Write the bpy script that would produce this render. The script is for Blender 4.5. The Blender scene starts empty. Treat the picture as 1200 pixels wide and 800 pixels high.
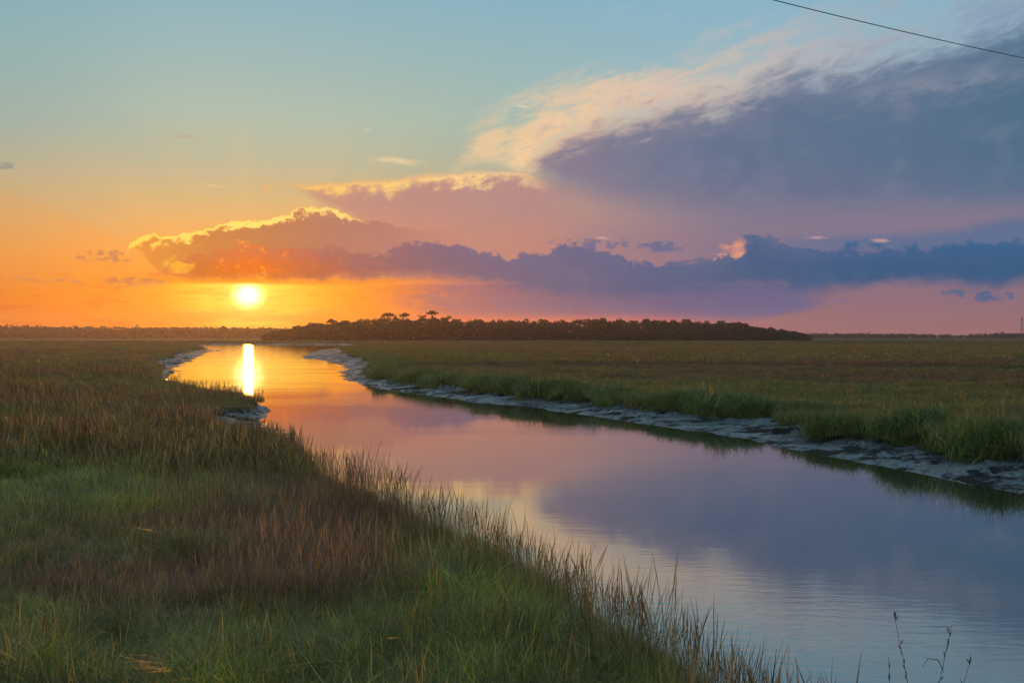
import bpy, bmesh, math, random
import numpy as np
from mathutils import Vector, Matrix

random.seed(7)
RNG = np.random.default_rng(11)
scene = bpy.context.scene
COL = scene.collection

# ------------------------------------------------------------------ camera
FPX = 1167.0                      # focal length in photo pixels (1200 wide)
CAM_H = 6.5
HZ = 393.5                        # horizon row in photo pixels
cam_data = bpy.data.cameras.new("camera")
cam_data.sensor_width = 36.0
cam_data.lens = FPX * 36.0 / 1200.0
cam_data.clip_start = 0.1
cam_data.clip_end = 30000.0
camera = bpy.data.objects.new("camera", cam_data)
COL.objects.link(camera)
camera.location = (0, 0, CAM_H)
camera.rotation_euler = (math.radians(90) - math.atan((400 - HZ) / FPX), 0, 0)
scene.camera = camera
scene.view_settings.view_transform = 'Standard'
scene.view_settings.look = 'None'
scene.view_settings.gamma = 1
scene.view_settings.exposure = 0
scene.cycles.volume_step_rate = 4
scene.cycles.max_bounces = 6
scene.cycles.volume_bounces = 1
scene.cycles.transparent_max_bounces = 8

SUN_AZ = math.atan((291 - 600) / FPX)      # measured from +Y towards +X
SUN_EL = math.radians(2.25)


def srgb(r, g, b):
    def f(c):
        c /= 255.0
        return c / 12.92 if c <= 0.04045 else ((c + 0.055) / 1.055) ** 2.4
    return (f(r), f(g), f(b), 1.0)


# ------------------------------------------------------------------ node expression helper
class E:
    """a float or colour socket with arithmetic"""
    nt = None

    def __init__(self, s):
        self.s = s

    @staticmethod
    def node(kind):
        return E.nt.nodes.new(kind)

    @staticmethod
    def put(inp, v):
        if isinstance(v, E):
            E.nt.links.new(v.s, inp)
        else:
            inp.default_value = v

    @staticmethod
    def math(op, *a, clamp=False):
        n = E.node('ShaderNodeMath'); n.operation = op; n.use_clamp = clamp
        for i, v in enumerate(a):
            E.put(n.inputs[i], v)
        return E(n.outputs[0])

    def __add__(self, o): return E.math('ADD', self, o)
    __radd__ = __add__
    def __mul__(self, o): return E.math('MULTIPLY', self, o)
    __rmul__ = __mul__
    def __sub__(self, o): return E.math('SUBTRACT', self, o)
    def __rsub__(self, o): return E.math('SUBTRACT', o, self)
    def __truediv__(self, o): return E.math('DIVIDE', self, o)
    def __rtruediv__(self, o): return E.math('DIVIDE', o, self)
    def __neg__(self): return E.math('MULTIPLY', self, -1.0)


def clamp01(x): return E.math('ADD', x, 0.0, clamp=True)


def smooth(x, a, b, lo=0.0, hi=1.0, kind='SMOOTHSTEP'):
    n = E.node('ShaderNodeMapRange'); n.interpolation_type = kind; n.clamp = True
    for i, v in enumerate((x, a, b, lo, hi)):
        E.put(n.inputs[i], v)
    return E(n.outputs[0])


def gauss(x, w):
    t = x * (1.0 / w)
    return E.math('EXPONENT', -(t * t))


def vec(x, y, z=0.0):
    n = E.node('ShaderNodeCombineXYZ')
    for i, v in enumerate((x, y, z)):
        E.put(n.inputs[i], v)
    return E(n.outputs[0])


def noise(v, scale=1.0, detail=4.0, rough=0.5, dist=0.0, kind='FBM'):
    n = E.node('ShaderNodeTexNoise')
    n.noise_type = kind
    E.put(n.inputs['Vector'], v)
    n.inputs['Scale'].default_value = scale
    n.inputs['Detail'].default_value = detail
    n.inputs['Roughness'].default_value = rough
    n.inputs['Distortion'].default_value = dist
    return E(n.outputs[0])


def mixc(f, a, b, mode='MIX'):
    n = E.node('ShaderNodeMix'); n.data_type = 'RGBA'; n.blend_type = mode; n.clamp_factor = True
    E.put(n.inputs[0], f); E.put(n.inputs[6], a); E.put(n.inputs[7], b)
    return E(n.outputs[2])


def ramp(x, stops, interp='LINEAR'):
    """stops: (position, colour) with x already 0..1"""
    n = E.node('ShaderNodeValToRGB'); cr = n.color_ramp; cr.interpolation = interp
    while len(cr.elements) > 1:
        cr.elements.remove(cr.elements[-1])
    cr.elements[0].position = stops[0][0]; cr.elements[0].color = stops[0][1]
    for p, c in stops[1:]:
        e = cr.elements.new(p); e.color = c
    E.put(n.inputs[0], x)
    return E(n.outputs[0])


# ------------------------------------------------------------------ world: dusk sky with cloud banks
world = bpy.data.worlds.new("World")
scene.world = world
world.use_nodes = True
wt = world.node_tree
wt.nodes.clear()
E.nt = wt
tc = wt.nodes.new('ShaderNodeTexCoord')
sep = wt.nodes.new('ShaderNodeSeparateXYZ')
wt.links.new(tc.outputs['Generated'], sep.inputs[0])
dx, dy, dz = (E(sep.outputs[i]) for i in range(3))
DEG = 180 / math.pi
az = E.math('ARCTAN2', dx, dy) * DEG                     # degrees right of the view axis
el = E.math('ARCSINE', E.math('MINIMUM', E.math('MAXIMUM', dz, -1.0), 1.0)) * DEG


def ang(px, py):
    u = (px - 600) / FPX; v = (HZ - py) / FPX
    return math.atan(u) * DEG, math.atan2(v, math.sqrt(1 + u * u)) * DEG


AZ0, AZR, EL0, ELR = -40.0, 80.0, -5.0, 35.0
az01 = (az - AZ0) * (1 / AZR)
_a = ang(0, 0)


def curve(pts):
    """an elevation as a function of azimuth, through points read as photo pixels"""
    n = E.node('ShaderNodeFloatCurve')
    c = n.mapping.curves[0]
    P = []
    for px, py in pts:
        a, e = ang(px, py)
        P.append(((a - AZ0) / AZR, (e - EL0) / ELR))
    c.points[0].location = P[0]; c.points[1].location = P[-1]
    for p in P[1:-1]:
        c.points.new(*p)
    for p in c.points:
        p.handle_type = 'AUTO_CLAMPED'
    n.mapping.update()
    E.put(n.inputs['Value'], az01)
    return E(n.outputs[0]) * ELR + EL0


def azramp(stops, interp='LINEAR'):
    return ramp(az01, [((ang(p, 300)[0] - AZ0) / AZR, srgb(*c)) for p, c in stops], interp)


def elramp(stops):
    return ramp(el * (1 / 90.0), [(max(0.0, ang(600, p)[1]) / 90 if p > -1000 else -p / 90000, srgb(*c)) for p, c in stops])


PXD = DEG / FPX                                            # degrees per photo pixel near the axis
V = vec(az, el)
Vs = vec(az * 0.35, el)                                    # stretched sideways
ca, sa = math.cos(math.radians(14)), math.sin(math.radians(14))
ru = az * ca + el * sa
rv = el * ca - az * sa
n_big = noise(V, 0.16, 3, 0.5) - 0.5
n_mid = noise(V, 0.55, 5, 0.55) - 0.5
n_puff = noise(vec(az * 0.7, el), 1.25, 8, 0.66, 0.25) - 0.5
n_lay = noise(vec(az * 0.16, el), 2.4, 5, 0.6, 0.2) - 0.5
n_fine = noise(vec(az * 0.5, el), 3.2, 6, 0.65, 0.2) - 0.5
n_mot = noise(vec(ru * 0.4, rv), 1.3, 7, 0.65, 0.5) - 0.5
n_str = noise(Vs, 0.5, 6, 0.6, 0.3) - 0.5
# streaks of the high cloud lean up to the right
n_cir = noise(vec(ru * 0.22, rv), 0.75, 8, 0.62, 0.6) - 0.5
n_cirb = noise(vec(ru * 0.35, rv), 0.22, 5, 0.55, 0.4) - 0.5

sun_az_d, sun_el_d = SUN_AZ * DEG, SUN_EL * DEG
da = az - sun_az_d
de = el - sun_el_d
dist2 = da * da + de * de
dist = E.math('SQRT', dist2)

# clear sky: dusk colour ramps with a little Nishita mixed in
skyn = wt.nodes.new('ShaderNodeTexSky')
skyn.sky_type = 'NISHITA'
skyn.sun_disc = False
skyn.sun_elevation = SUN_EL
skyn.sun_rotation = SUN_AZ
skyn.altitude = 5
skyn.air_density = 1.0
skyn.dust_density = 1.5
skyn.ozone_density = 1.5
nishita = mixc(1.0, E(skyn.outputs[0]), (0.12, 0.12, 0.12, 1), 'MULTIPLY')

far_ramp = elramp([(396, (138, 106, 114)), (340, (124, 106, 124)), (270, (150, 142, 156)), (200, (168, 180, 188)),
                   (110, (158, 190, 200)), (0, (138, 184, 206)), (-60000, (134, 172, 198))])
near_ramp = elramp([(396, (236, 84, 0)), (365, (244, 104, 0)), (330, (238, 124, 18)), (285, (224, 156, 82)),
                    (240, (194, 170, 122)), (195, (170, 178, 154)), (140, (162, 188, 176)), (0, (136, 182, 198)), (-60000, (134, 172, 198))])
wsun = gauss(da, 24.0)
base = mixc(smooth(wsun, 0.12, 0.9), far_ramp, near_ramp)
left_ramp = elramp([(396, (210, 96, 30)), (350, (218, 112, 24)), (300, (214, 150, 84)), (235, (184, 168, 132)),
                    (170, (148, 174, 168)), (80, (138, 178, 182)), (0, (126, 176, 192)), (-60000, (134, 172, 198))])
base = mixc(smooth(az, -27.0, -17.0, 0.85, 0.0), base, left_ramp)
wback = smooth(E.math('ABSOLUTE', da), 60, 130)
back_ramp = elramp([(396, (156, 146, 164)), (300, (168, 162, 180)), (150, (160, 178, 198)), (-60000, (134, 172, 198))])  # sky behind and overhead, out of view, brightened to lift ambient light on grass
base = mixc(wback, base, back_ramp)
base = mixc(0.10, base, nishita)
# yellow glow low round the sun
g1 = E.math('EXPONENT', -(E.math('SQRT', (da * 0.42) * (da * 0.42) + (de * 1.0) * (de * 1.0)) * 0.75))
base = mixc(g1 * 0.9, base, srgb(255, 176, 0))
# crepuscular fan: broad shafts turning round the sun
theta = E.math('ARCTAN2', de, da)
shaft = noise(vec(theta * 2.2, 0.0), 1.6, 2, 0.5)
shaft = smooth(shaft, 0.40, 0.60) * smooth(dist, 3.0, 8.0) * smooth(dist, 30.0, 14.0) * smooth(el, 0.5, 3.0)
base = mixc(shaft * 0.05 * smooth(el, 12.0, 5.0), base, mixc(1.0, base, (1.35, 1.12, 0.85, 1), 'MULTIPLY'))
wedge = smooth(E.math('ARCTAN2', de, -da) * DEG, 27.0, 21.0) * smooth(dist, 4.0, 9.0) * smooth(da, 0.0, -4.0) * smooth(de, 0.0, 2.0)
base = mixc(wedge * 0.4, base, mixc(1.0, base, (1.12, 0.93, 0.66, 1), 'MULTIPLY'))
sky = base


def layer(under, top, bot, st, sb, warp_t, warp_b, colour, alpha=1.0):
    m = smooth(top + warp_t - el, 0.0, st) * smooth(el - (bot + warp_b), 0.0, sb)
    if alpha is not None:
        m = m * alpha
    return mixc(m, under, colour), m


# --- mid veil right of the sun (low contrast mauve field under the anvil)
topV = curve([(560, 210), (600, 205), (650, 205), (800, 205), (1200, 200)])
botV = curve([(560, 400), (1200, 400)])
colV = ramp(smooth(el, ang(600, 385)[1], ang(600, 215)[1], kind='LINEAR'), [
    (0.0, srgb(196, 118, 112)), (0.25, srgb(172, 116, 124)), (0.6, srgb(166, 130, 134)), (1.0, srgb(184, 150, 138))])
colV = mixc(smooth(az, ang(650, 0)[0], ang(900, 0)[0], 0, 0.9), colV,
            ramp(smooth(el, ang(600, 390)[1], ang(600, 215)[1], kind='LINEAR'), [
                (0.0, srgb(158, 108, 112)), (0.2, srgb(142, 110, 124)), (0.5, srgb(132, 116, 140)), (1.0, srgb(116, 118, 142))]))
sky, mV = layer(sky, topV, botV, 1.0, 0.5, n_big * 0.8, n_big * 0.3, colV,
                smooth(az + n_big * 3.0, ang(420, 0)[0], ang(640, 0)[0]) * 0.95)

# --- cream fringe of the anvil
topF = curve([(520, 215), (545, 150), (575, 120), (620, 90), (700, 62), (790, 40), (900, 10), (1000, -25), (1200, -80)])
botF = curve([(520, 216), (570, 196), (620, 212), (700, 200), (900, 150), (1200, 60)])
colF = ramp(smooth(az, ang(540, 0)[0], ang(1150, 0)[0], kind='LINEAR'), [
    (0.0, srgb(246, 206, 150)), (0.35, srgb(226, 198, 172)), (0.7, srgb(178, 180, 186)), (1.0, srgb(140, 160, 182))])
alF = clamp01(smooth(n_cir * 1.3 + n_cirb * 1.0 + n_mot * 1.3, -0.38, 0.34) * 1.0)
colF = mixc(smooth(n_mot + n_cir * 0.5, -0.02, 0.22) * 0.5, colF, mixc(0.5, srgb(150, 166, 180), colF))
topA = curve([(590, 214), (602, 196), (618, 172), (640, 150), (680, 132), (730, 112), (800, 104), (850, 100), (885, 82), (930, 68), (1000, 60), (1080, 40), (1200, 12)])
alF = clamp01(alF + smooth(topA - el + n_cir * 2.0 + n_mot, -1.7, 0.6) * smooth(az, ang(1100, 0)[0], ang(640, 0)[0], 0.15, 0.62))
sky, mF = layer(sky, topF, botF, 2.6, 0.9, n_cir * 3.6 + n_cirb * 2.2 + n_mot * 1.5, n_str * 1.2 + n_mot * 1.5, colF, alF)

# thin wisps near the top right of centre
topW = curve([(640, 20), (700, -10), (1200, -60)])
botW = curve([(640, 70), (760, 62), (1200, 40)])
sky, mW = layer(sky, topW, botW, 2.0, 2.0, n_cir * 2.0, n_cir * 2.0, srgb(196, 200, 196),
                smooth(n_cir, 0.02, 0.3) * 0.6 * smooth(az, ang(600, 0)[0], ang(700, 0)[0]))

# --- second lobe of the middle cloud (x 310-650) with its cream rim
top2 = curve([(300, 232), (312, 212), (345, 213), (400, 211), (450, 207), (520, 200), (600, 198), (640, 205), (700, 215), (800, 230), (1000, 260)])
bot2 = curve([(300, 236), (330, 222), (352, 232), (370, 244), (410, 262), (500, 330), (800, 300), (1000, 262)])
col2 = azramp([(310, (226, 160, 96)), (400, (206, 148, 118)), (480, (192, 140, 126)), (560, (186, 142, 136)), (700, (184, 138, 134))])
col2 = mixc(smooth(el, ang(450, 290)[1], ang(450, 235)[1]) * 0.45, mixc(1.0, col2, (1.12, 0.95, 0.8, 1), 'MULTIPLY'), srgb(160, 138, 148))
w2 = n_mid * 0.9 + n_big * 0.3 + n_mot * 0.6
sky, m2 = layer(sky, top2, bot2, 0.45, 0.9, w2, n_mid * 0.8, col2, 0.92 * smooth(az, ang(720, 0)[0], ang(610, 0)[0]))
rim2 = smooth(top2 + w2 - el + n_mid * 2.0 + n_mot * 1.6, 1.0, 0.15) * m2 * smooth(az, ang(660, 0)[0], ang(590, 0)[0])
sky = mixc(clamp01(rim2 * 1.25), sky, azramp([(310, (250, 190, 96)), (420, (253, 204, 118)), (600, (246, 208, 150))]))

sky = mixc(smooth(n_mot + n_mid * 0.6, 0.0, 0.25) * 0.25 * m2, sky, mixc(1.0, sky, (1.22, 1.1, 0.95, 1), 'MULTIPLY'))
# --- anvil body, dark blue grey
botA = curve([(590, 216), (604, 214), (640, 236), (700, 256), (800, 268), (900, 272), (1200, 262)])
colA = ramp(smooth(az, ang(600, 0)[0], ang(1200, 0)[0], kind='LINEAR'), [
    (0.0, srgb(142, 124, 142)), (0.3, srgb(114, 120, 144)), (0.6, srgb(92, 112, 140)), (1.0, srgb(76, 108, 136))])
colA = mixc(smooth(el + n_big * 1.0, ang(800, 175)[1], ang(800, 268)[1]) * 0.8, colA, azramp([(600, (154, 130, 140)), (800, (130, 122, 142)), (1000, (112, 114, 142)), (1200, (90, 112, 142))]))
colA = mixc(smooth(n_mot * 0.8 + n_cirb, 0.0, 0.3) * 0.22, colA, srgb(148, 156, 172))
colA = mixc(smooth(n_mid + n_big * 0.8, 0.02, 0.3) * 0.2, colA, srgb(150, 142, 160))
colA = mixc(smooth(n_mid + n_cirb, 0.0, -0.3) * 0.22, colA, srgb(80, 98, 134))
colA = mixc(smooth(n_cirb, 0.0, -0.2) * 0.18, colA, srgb(74, 100, 138))
# dark shelf along the top right of the anvil, with a paler gap under it
gA = gauss(el - ang(1080, 100)[1] - (az - ang(1080, 0)[0]) * 0.05 + n_mot * 1.4, 0.75) * gauss(az - ang(1090, 0)[0], 4.5)
colA = mixc(clamp01(gA * (0.55 + n_mot * 2.2)) * 0.55, colA, srgb(160, 158, 170))
wA = n_cir * 2.6 + n_cirb * 2.0 + n_mot * 3.0
depthA = topA + wA - el
edgeA = smooth(depthA, 2.6, 0.0)
# thin outer part of the body: mauve-cream, thickening inward to slate
colA = mixc(edgeA * 0.75, colA, azramp([(600, (214, 176, 150)), (700, (190, 166, 158)), (850, (158, 152, 166)), (1000, (138, 150, 172)), (1200, (112, 140, 164))]))
sky, mA = layer(sky, topA, botA, 2.2, 2.4, wA, n_big * 1.2, colA, 0.97)

# --- first lobe left, above the sun, thin brilliant rim
top1 = curve([(146, 300), (150, 282), (165, 275), (200, 274), (240, 268), (262, 261), (300, 256), (335, 252), (350, 244), (390, 243), (404, 250), (450, 262), (520, 268), (600, 275)])
bot1 = curve([(146, 302), (158, 296), (175, 312), (190, 322), (230, 330), (300, 330), (600, 330)])
w1 = n_mid * 0.9 + n_puff * 0.9 + n_fine * 0.3
col1 = azramp([(150, (236, 150, 58)), (240, (206, 130, 68)), (320, (188, 120, 80)), (400, (174, 118, 104)), (600, (182, 132, 134))])
sky, m1 = layer(sky, top1, bot1, 0.12, 0.4, w1, n_puff * 0.9, col1, 0.9 * smooth(az, ang(560, 0)[0], ang(430, 0)[0]))
rim1 = smooth(top1 + w1 - el + n_mid * 1.4 + n_puff * 1.2, 0.46, 0.15) * m1 * smooth(az, ang(440, 0)[0], ang(395, 0)[0])
sky = mixc(clamp01(rim1 * 1.2), sky, mixc(1.0, azramp([(150, (255, 206, 90)), (280, (255, 218, 112)), (400, (255, 212, 124))]), (1.25, 1.12, 1.0, 1), 'MULTIPLY'))

# shafts falling across the middle cloud
mid_band = smooth(el, ang(450, 300)[1], ang(450, 260)[1]) * smooth(el, 14.0, 9.0)
sky = mixc(shaft * mid_band * 0.18 * (1.0 - mA), sky, mixc(1.0, sky, (1.25, 1.1, 0.95, 1), 'MULTIPLY'))

# --- far low blue sheet, right side, behind the cumulus bank
topB = curve([(700, 300), (800, 290), (880, 276), (1000, 268), (1100, 262), (1200, 246)])
botB = curve([(700, 302), (900, 300), (1200, 300)])
sky, mB = layer(sky, topB, botB, 0.8, 0.5, n_str * 0.8, n_str * 0.3, srgb(82, 110, 148),
                smooth(az, ang(780, 0)[0], ang(1060, 0)[0]) * 0.8)

# --- lower veil under the bank (x 430-980)
topE = curve([(400, 332), (500, 330), (980, 330)])
botE = curve([(400, 345), (470, 366), (560, 378), (760, 382), (860, 381), (930, 371), (978, 362), (990, 352)])
colE = azramp([(420, (226, 118, 66)), (520, (172, 112, 112)), (650, (130, 104, 126)), (800, (102, 98, 136)), (960, (100, 100, 140))])
sky, mE = layer(sky, topE, botE, 0.3, 0.5, n_str * 0.3, n_str * 0.35, colE, smooth(az, ang(985, 0)[0], ang(930, 0)[0]) * smooth(az, ang(400, 0)[0], ang(520, 0)[0]) * 0.95)
# ember line on the horizon
ember = gauss(el - ang(600, 378)[1], 0.42) * smooth(az, ang(960, 0)[0], ang(640, 0)[0]) * smooth(az, ang(420, 0)[0], ang(480, 0)[0])
sky = mixc(ember * 0.75, sky, srgb(238, 120, 78))

# --- the cumulus bank itself
topD = curve([(120, 345), (150, 330), (176, 318), (200, 306), (230, 292), (262, 288), (300, 284), (340, 286), (392, 289), (410, 294), (440, 293), (480, 284), (520, 282), (560, 292), (600, 296), (640, 292), (668, 284), (700, 290), (740, 303), (800, 305), (836, 300), (862, 284), (884, 270), (912, 280), (940, 288), (1000, 287), (1080, 285), (1200, 282)])
botD = curve([(120, 345), (170, 336), (200, 334), (250, 336), (300, 337), (420, 336), (480, 333), (560, 340), (640, 352), (740, 356), (820, 350), (900, 344), (950, 350), (1000, 346), (1060, 341), (1120, 343), (1160, 348), (1200, 340)])
wD = n_puff * 2.2 + n_mid * 0.5 + n_fine * 0.7
colD = azramp([(150, (236, 124, 34)), (230, (214, 112, 34)), (300, (236, 112, 10)), (380, (186, 100, 66)), (450, (150, 98, 96)), (530, (118, 98, 118)),
               (640, (102, 100, 130)), (760, (80, 96, 132)), (880, (58, 92, 132)), (1000, (38, 88, 132)), (1200, (34, 88, 132))])
# tops of the bank are greyer and cooler, the base takes the warm light from below
colD = mixc(smooth(topD + wD - el, 1.5, 0.1) * 0.4, colD, azramp([(150, (220, 140, 84)), (300, (190, 128, 108)), (420, (144, 112, 128)), (560, (104, 104, 140)), (760, (84, 102, 144)), (900, (110, 116, 150)), (1000, (70, 104, 148)), (1200, (64, 106, 146))]))
colD = mixc(smooth(n_mid * 0.6 + n_puff, 0.0, 0.22) * 0.7, colD, mixc(1.0, colD, (1.3, 1.16, 1.1, 1), 'MULTIPLY'))
colD = mixc(smooth(n_puff * 0.8 + n_fine * 0.6, -0.02, -0.26) * 0.5, colD, mixc(1.0, colD, (0.66, 0.74, 0.9, 1), 'MULTIPLY'))
sky, mD = layer(sky, topD, botD, 0.34, 1.0, wD, n_puff * 0.9 + n_str * 0.25, colD, 0.93)
# burning holes and lit edges close to the sun
fire = smooth(n_puff + n_mid * 0.4 + n_fine * 0.4, 0.075, 0.16) * mD * smooth(az, ang(420, 0)[0], ang(250, 0)[0])
sky = mixc(fire * 0.85, sky, srgb(255, 178, 44))
lx, ly = ang(205, 312)
q = gauss(az - lx, 2.2) * gauss(el - ly, 1.1) + n_puff * 2.0 + n_fine * 0.5
sky = mixc(smooth(q, 0.85, 1.15) * 0.7, sky, srgb(255, 188, 52))
# the lit cumulus head right of centre
hx, hy = ang(862, 292)
q = gauss((az - hx) * 0.9 - (el - hy) * 0.6 + n_puff * 3.0, 0.75) * gauss(el - hy + n_puff * 1.2 + n_fine, 0.7) + n_fine * 0.9 + n_puff * 0.9
sky = mixc(smooth(q, 0.30, 0.85) * 0.8, sky, mixc(smooth(n_fine, -0.12, 0.12), srgb(196, 132, 128), srgb(240, 164, 124)))

# --- detached puffs: ahead of the bank on the left, above it in the middle, below it on the right
for (px, py, wx, wy, c, th) in [(128, 301, 2.0, .42, (196, 128, 92), 0.42), (52, 327, 3.6, .5, (214, 138, 90), 0.62), (160, 331, 1.9, .45, (206, 128, 80), 0.35),
                                (690, 287, 2.7, .55, (94, 102, 142), 0.42), (775, 290, 2.4, .45, (90, 104, 144), 0.42), (6, 195, 0.6, .25, (150, 150, 142), 0.35),
                                (984, 352, 1.0, .2, (112, 110, 146), 0.5), (1120, 344, 1.2, .3, (64, 100, 142), 0.4), (1160, 348, 1.8, .35, (60, 98, 140), 0.35)]:
    a0, e0 = ang(px, py)
    q = gauss(az - a0, wx) * gauss(el - e0, wy) * (0.8 + n_fine * 1.2) + n_puff * 1.5 + n_fine * 0.9
    sky = mixc(smooth(q, th + 0.02, th + 0.42) * 0.8, sky, srgb(*c))
# isolated lit wisps
for (px, py, wx, wy, c) in [(465, 189, 1.7, .22, (244, 208, 160)), (250, 218, 0.8, .1, (238, 196, 136)), (220, 160, 0.6, .1, (196, 164, 146)), (432, 152, .35, .035, (236, 232, 214)),
                            (612, 125, .5, .05, (250, 226, 190)), (705, 279, .5, .1, (216, 170, 156)), (955, 279, .6, .1, (196, 158, 160)), (1030, 282, .5, .12, (214, 168, 158))]:
    a0, e0 = ang(px, py)
    q = gauss(az - a0 + n_mid * 1.2, wx) * gauss(el - e0 + n_mid * 0.25 + n_fine * 0.25 + (az - a0) * 0.05, wy) + n_fine * 0.6
    sky = mixc(smooth(q, 0.15, 1.1) * 0.7, sky, srgb(*c))

glow_st = smooth(n_lay + n_fine * 0.6, -0.06, 0.12) * gauss(az - ang(440, 0)[0], 4.0) * gauss(el - ang(440, 348)[1], 0.9)
sky = mixc(glow_st * 0.85, sky, srgb(250, 142, 44))
low = smooth(n_lay + n_fine * 0.3, 0.0, 0.16) * gauss(el - 1.6, 1.7) * gauss(da, 26.0)
sky = mixc(low * 0.75, sky, mixc(1.0, sky, (0.86, 0.66, 0.75, 1), 'MULTIPLY'))
# lit gap round the sun between the bank and the horizon
gap = gauss(da + n_mid * 3.0, 4.6) * smooth(el, 2.95, 2.75) * smooth(el, 0.9, 1.7)
sky = mixc(clamp01(gap + gauss(da, 2.6) * smooth(el, 3.0, 2.7)) * 0.95 * clamp01(0.72 + n_lay * 3.4 + n_fine * 1.0), sky, srgb(255, 204, 40))
bar = gauss(el - ang(300, 371)[1] + n_str * 0.9 + n_fine * 0.3, 0.17) * gauss(da, 7.0) + gauss(el - ang(300, 384)[1] + n_str * 0.5, 0.12) * 0.6 * gauss(da, 12.0)
sky = mixc(clamp01(bar * (1.0 + n_fine * 2.0)) * 0.7, sky, srgb(252, 150, 20))

# sun itself (behind thin haze, swollen by it) and its halo
clear = smooth(el, 3.05, 2.8)
dsun = E.math('SQRT', da * da * 0.7 + de * de)
discm = smooth(dsun + n_fine * 0.4, 1.12, 0.0) * clear
halo = E.math('EXPONENT', dist * (-0.75)) * (0.35 + 0.65 * clear)
vm = wt.nodes.new('ShaderNodeVectorMath'); vm.operation = 'SCALE'
vm.inputs[0].default_value = (1.0, 0.78, 0.30)
E.put(vm.inputs['Scale'], discm * discm * 5.0 + E.math('EXPONENT', dsun * -0.85) * 0.62 * clear)
vm2 = wt.nodes.new('ShaderNodeVectorMath'); vm2.operation = 'SCALE'
vm2.inputs[0].default_value = (0.9, 0.28, 0.0)
E.put(vm2.inputs['Scale'], halo * 0.4)
add1 = wt.nodes.new('ShaderNodeVectorMath'); add1.operation = 'ADD'
wt.links.new(vm.outputs[0], add1.inputs[0]); wt.links.new(vm2.outputs[0], add1.inputs[1])
add2 = wt.nodes.new('ShaderNodeVectorMath'); add2.operation = 'ADD'
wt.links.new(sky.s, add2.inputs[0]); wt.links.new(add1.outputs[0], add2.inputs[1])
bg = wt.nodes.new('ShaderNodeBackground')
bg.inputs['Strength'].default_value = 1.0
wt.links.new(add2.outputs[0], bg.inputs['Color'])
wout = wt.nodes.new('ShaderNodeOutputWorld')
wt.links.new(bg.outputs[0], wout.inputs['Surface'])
world.cycles.sampling_method = 'MANUAL'
world.cycles.sample_map_resolution = 2048

# ------------------------------------------------------------------ sun, low and veiled
sun_data = bpy.data.lights.new("sun", 'SUN')
sun_data.energy = 1.2
sun_data.angle = math.radians(0.5)
sun_data.color = (1.0, 0.35, 0.035)
sun = bpy.data.objects.new("sun", sun_data)
COL.objects.link(sun)
sd = Vector((math.sin(SUN_AZ) * math.cos(SUN_EL), math.cos(SUN_AZ) * math.cos(SUN_EL), math.sin(SUN_EL)))
sun.rotation_euler = (-sd).to_track_quat('-Z', 'Y').to_euler()
sun.location = (0, 0, 60)


# ================================================================== numpy noise
def _hash(ix, iy, seed):
    h = (ix.astype(np.int64) * 374761393 + iy.astype(np.int64) * 668265263 + seed * 1442695041) & 0xffffffff
    h = ((h ^ (h >> 13)) * 1274126177) & 0xffffffff
    return ((h ^ (h >> 16)) & 0xffff) / 65535.0


def vnoise(x, y, seed=0):
    ix = np.floor(x); iy = np.floor(y)
    fx = x - ix; fy = y - iy
    fx = fx * fx * (3 - 2 * fx); fy = fy * fy * (3 - 2 * fy)
    a = _hash(ix, iy, seed); b = _hash(ix + 1, iy, seed)
    c = _hash(ix, iy + 1, seed); d = _hash(ix + 1, iy + 1, seed)
    return (a * (1 - fx) + b * fx) * (1 - fy) + (c * (1 - fx) + d * fx) * fy - 0.5


def fbm(x, y, octaves=4, seed=0):
    s = 0; a = 1.0
    for k in range(octaves):
        s = s + a * vnoise(x * 2 ** k + 17.3 * k, y * 2 ** k - 9.1 * k, seed + k)
        a *= 0.5
    return s


def sstep(x, a, b):
    t = np.clip((x - a) / (b - a), 0, 1)
    return t * t * (3 - 2 * t)


# ================================================================== river outline (metres, camera at the origin looking along +Y)
LEFT = [(7.5, -60), (6.8, -10), (5.6, 6), (4.6, 11), (4.0, 14), (3.05, 17.5), (1.95, 20.5), (0.2, 25), (-2.2, 30), (-6.2, 39), (-8.8, 44), (-11.3, 52), (-13.0, 61), (-16.0, 70), (-19.2, 77),
        (-20.8, 84), (-23.5, 92), (-31, 104), (-41, 121), (-51, 145), (-60, 175), (-74, 220), (-94, 290), (-116, 370), (-140, 455), (-150, 520),
        (-180, 585), (-210, 680), (-247, 800), (-278, 900)]
RIGHT = [(-296, 960), (-285, 1000), (-240, 1010), (-160, 960), (-140, 850), (-118, 700), (-106, 560), (-92, 460), (-78, 372), (-66, 320), (-56, 292), (-46, 258), (-37, 222), (-32, 190),
         (-28.5, 168), (-23, 145), (-17.5, 131), (-9.6, 113), (0, 96), (7, 82), (14, 66.5), (18, 52.7), (21.5, 42), (26, 30), (32, 15), (38, -10), (42, -60)]


def catmull(P, n=6):
    P = np.array([P[0]] + P + [P[-1]], float)
    out = []
    for i in range(1, len(P) - 2):
        p0, p1, p2, p3 = P[i - 1:i + 3]
        for k in range(n):
            t = k / n
            out.append(0.5 * ((2 * p1) + (-p0 + p2) * t + (2 * p0 - 5 * p1 + 4 * p2 - p3) * t * t + (-p0 + 3 * p1 - 3 * p2 + p3) * t ** 3))
    out.append(P[-2])
    return np.array(out)


def refit(P):
    return [(x, y) if y <= 0 else (x / (1 + 2.5 * y / 7585.0), y / (1 + 2.5 * y / 7585.0)) for x, y in P]


LEFT, RIGHT = refit(LEFT), refit(RIGHT)
LP, RP = catmull(LEFT), catmull(RIGHT)
POLY = np.vstack([LP, RP])


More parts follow.
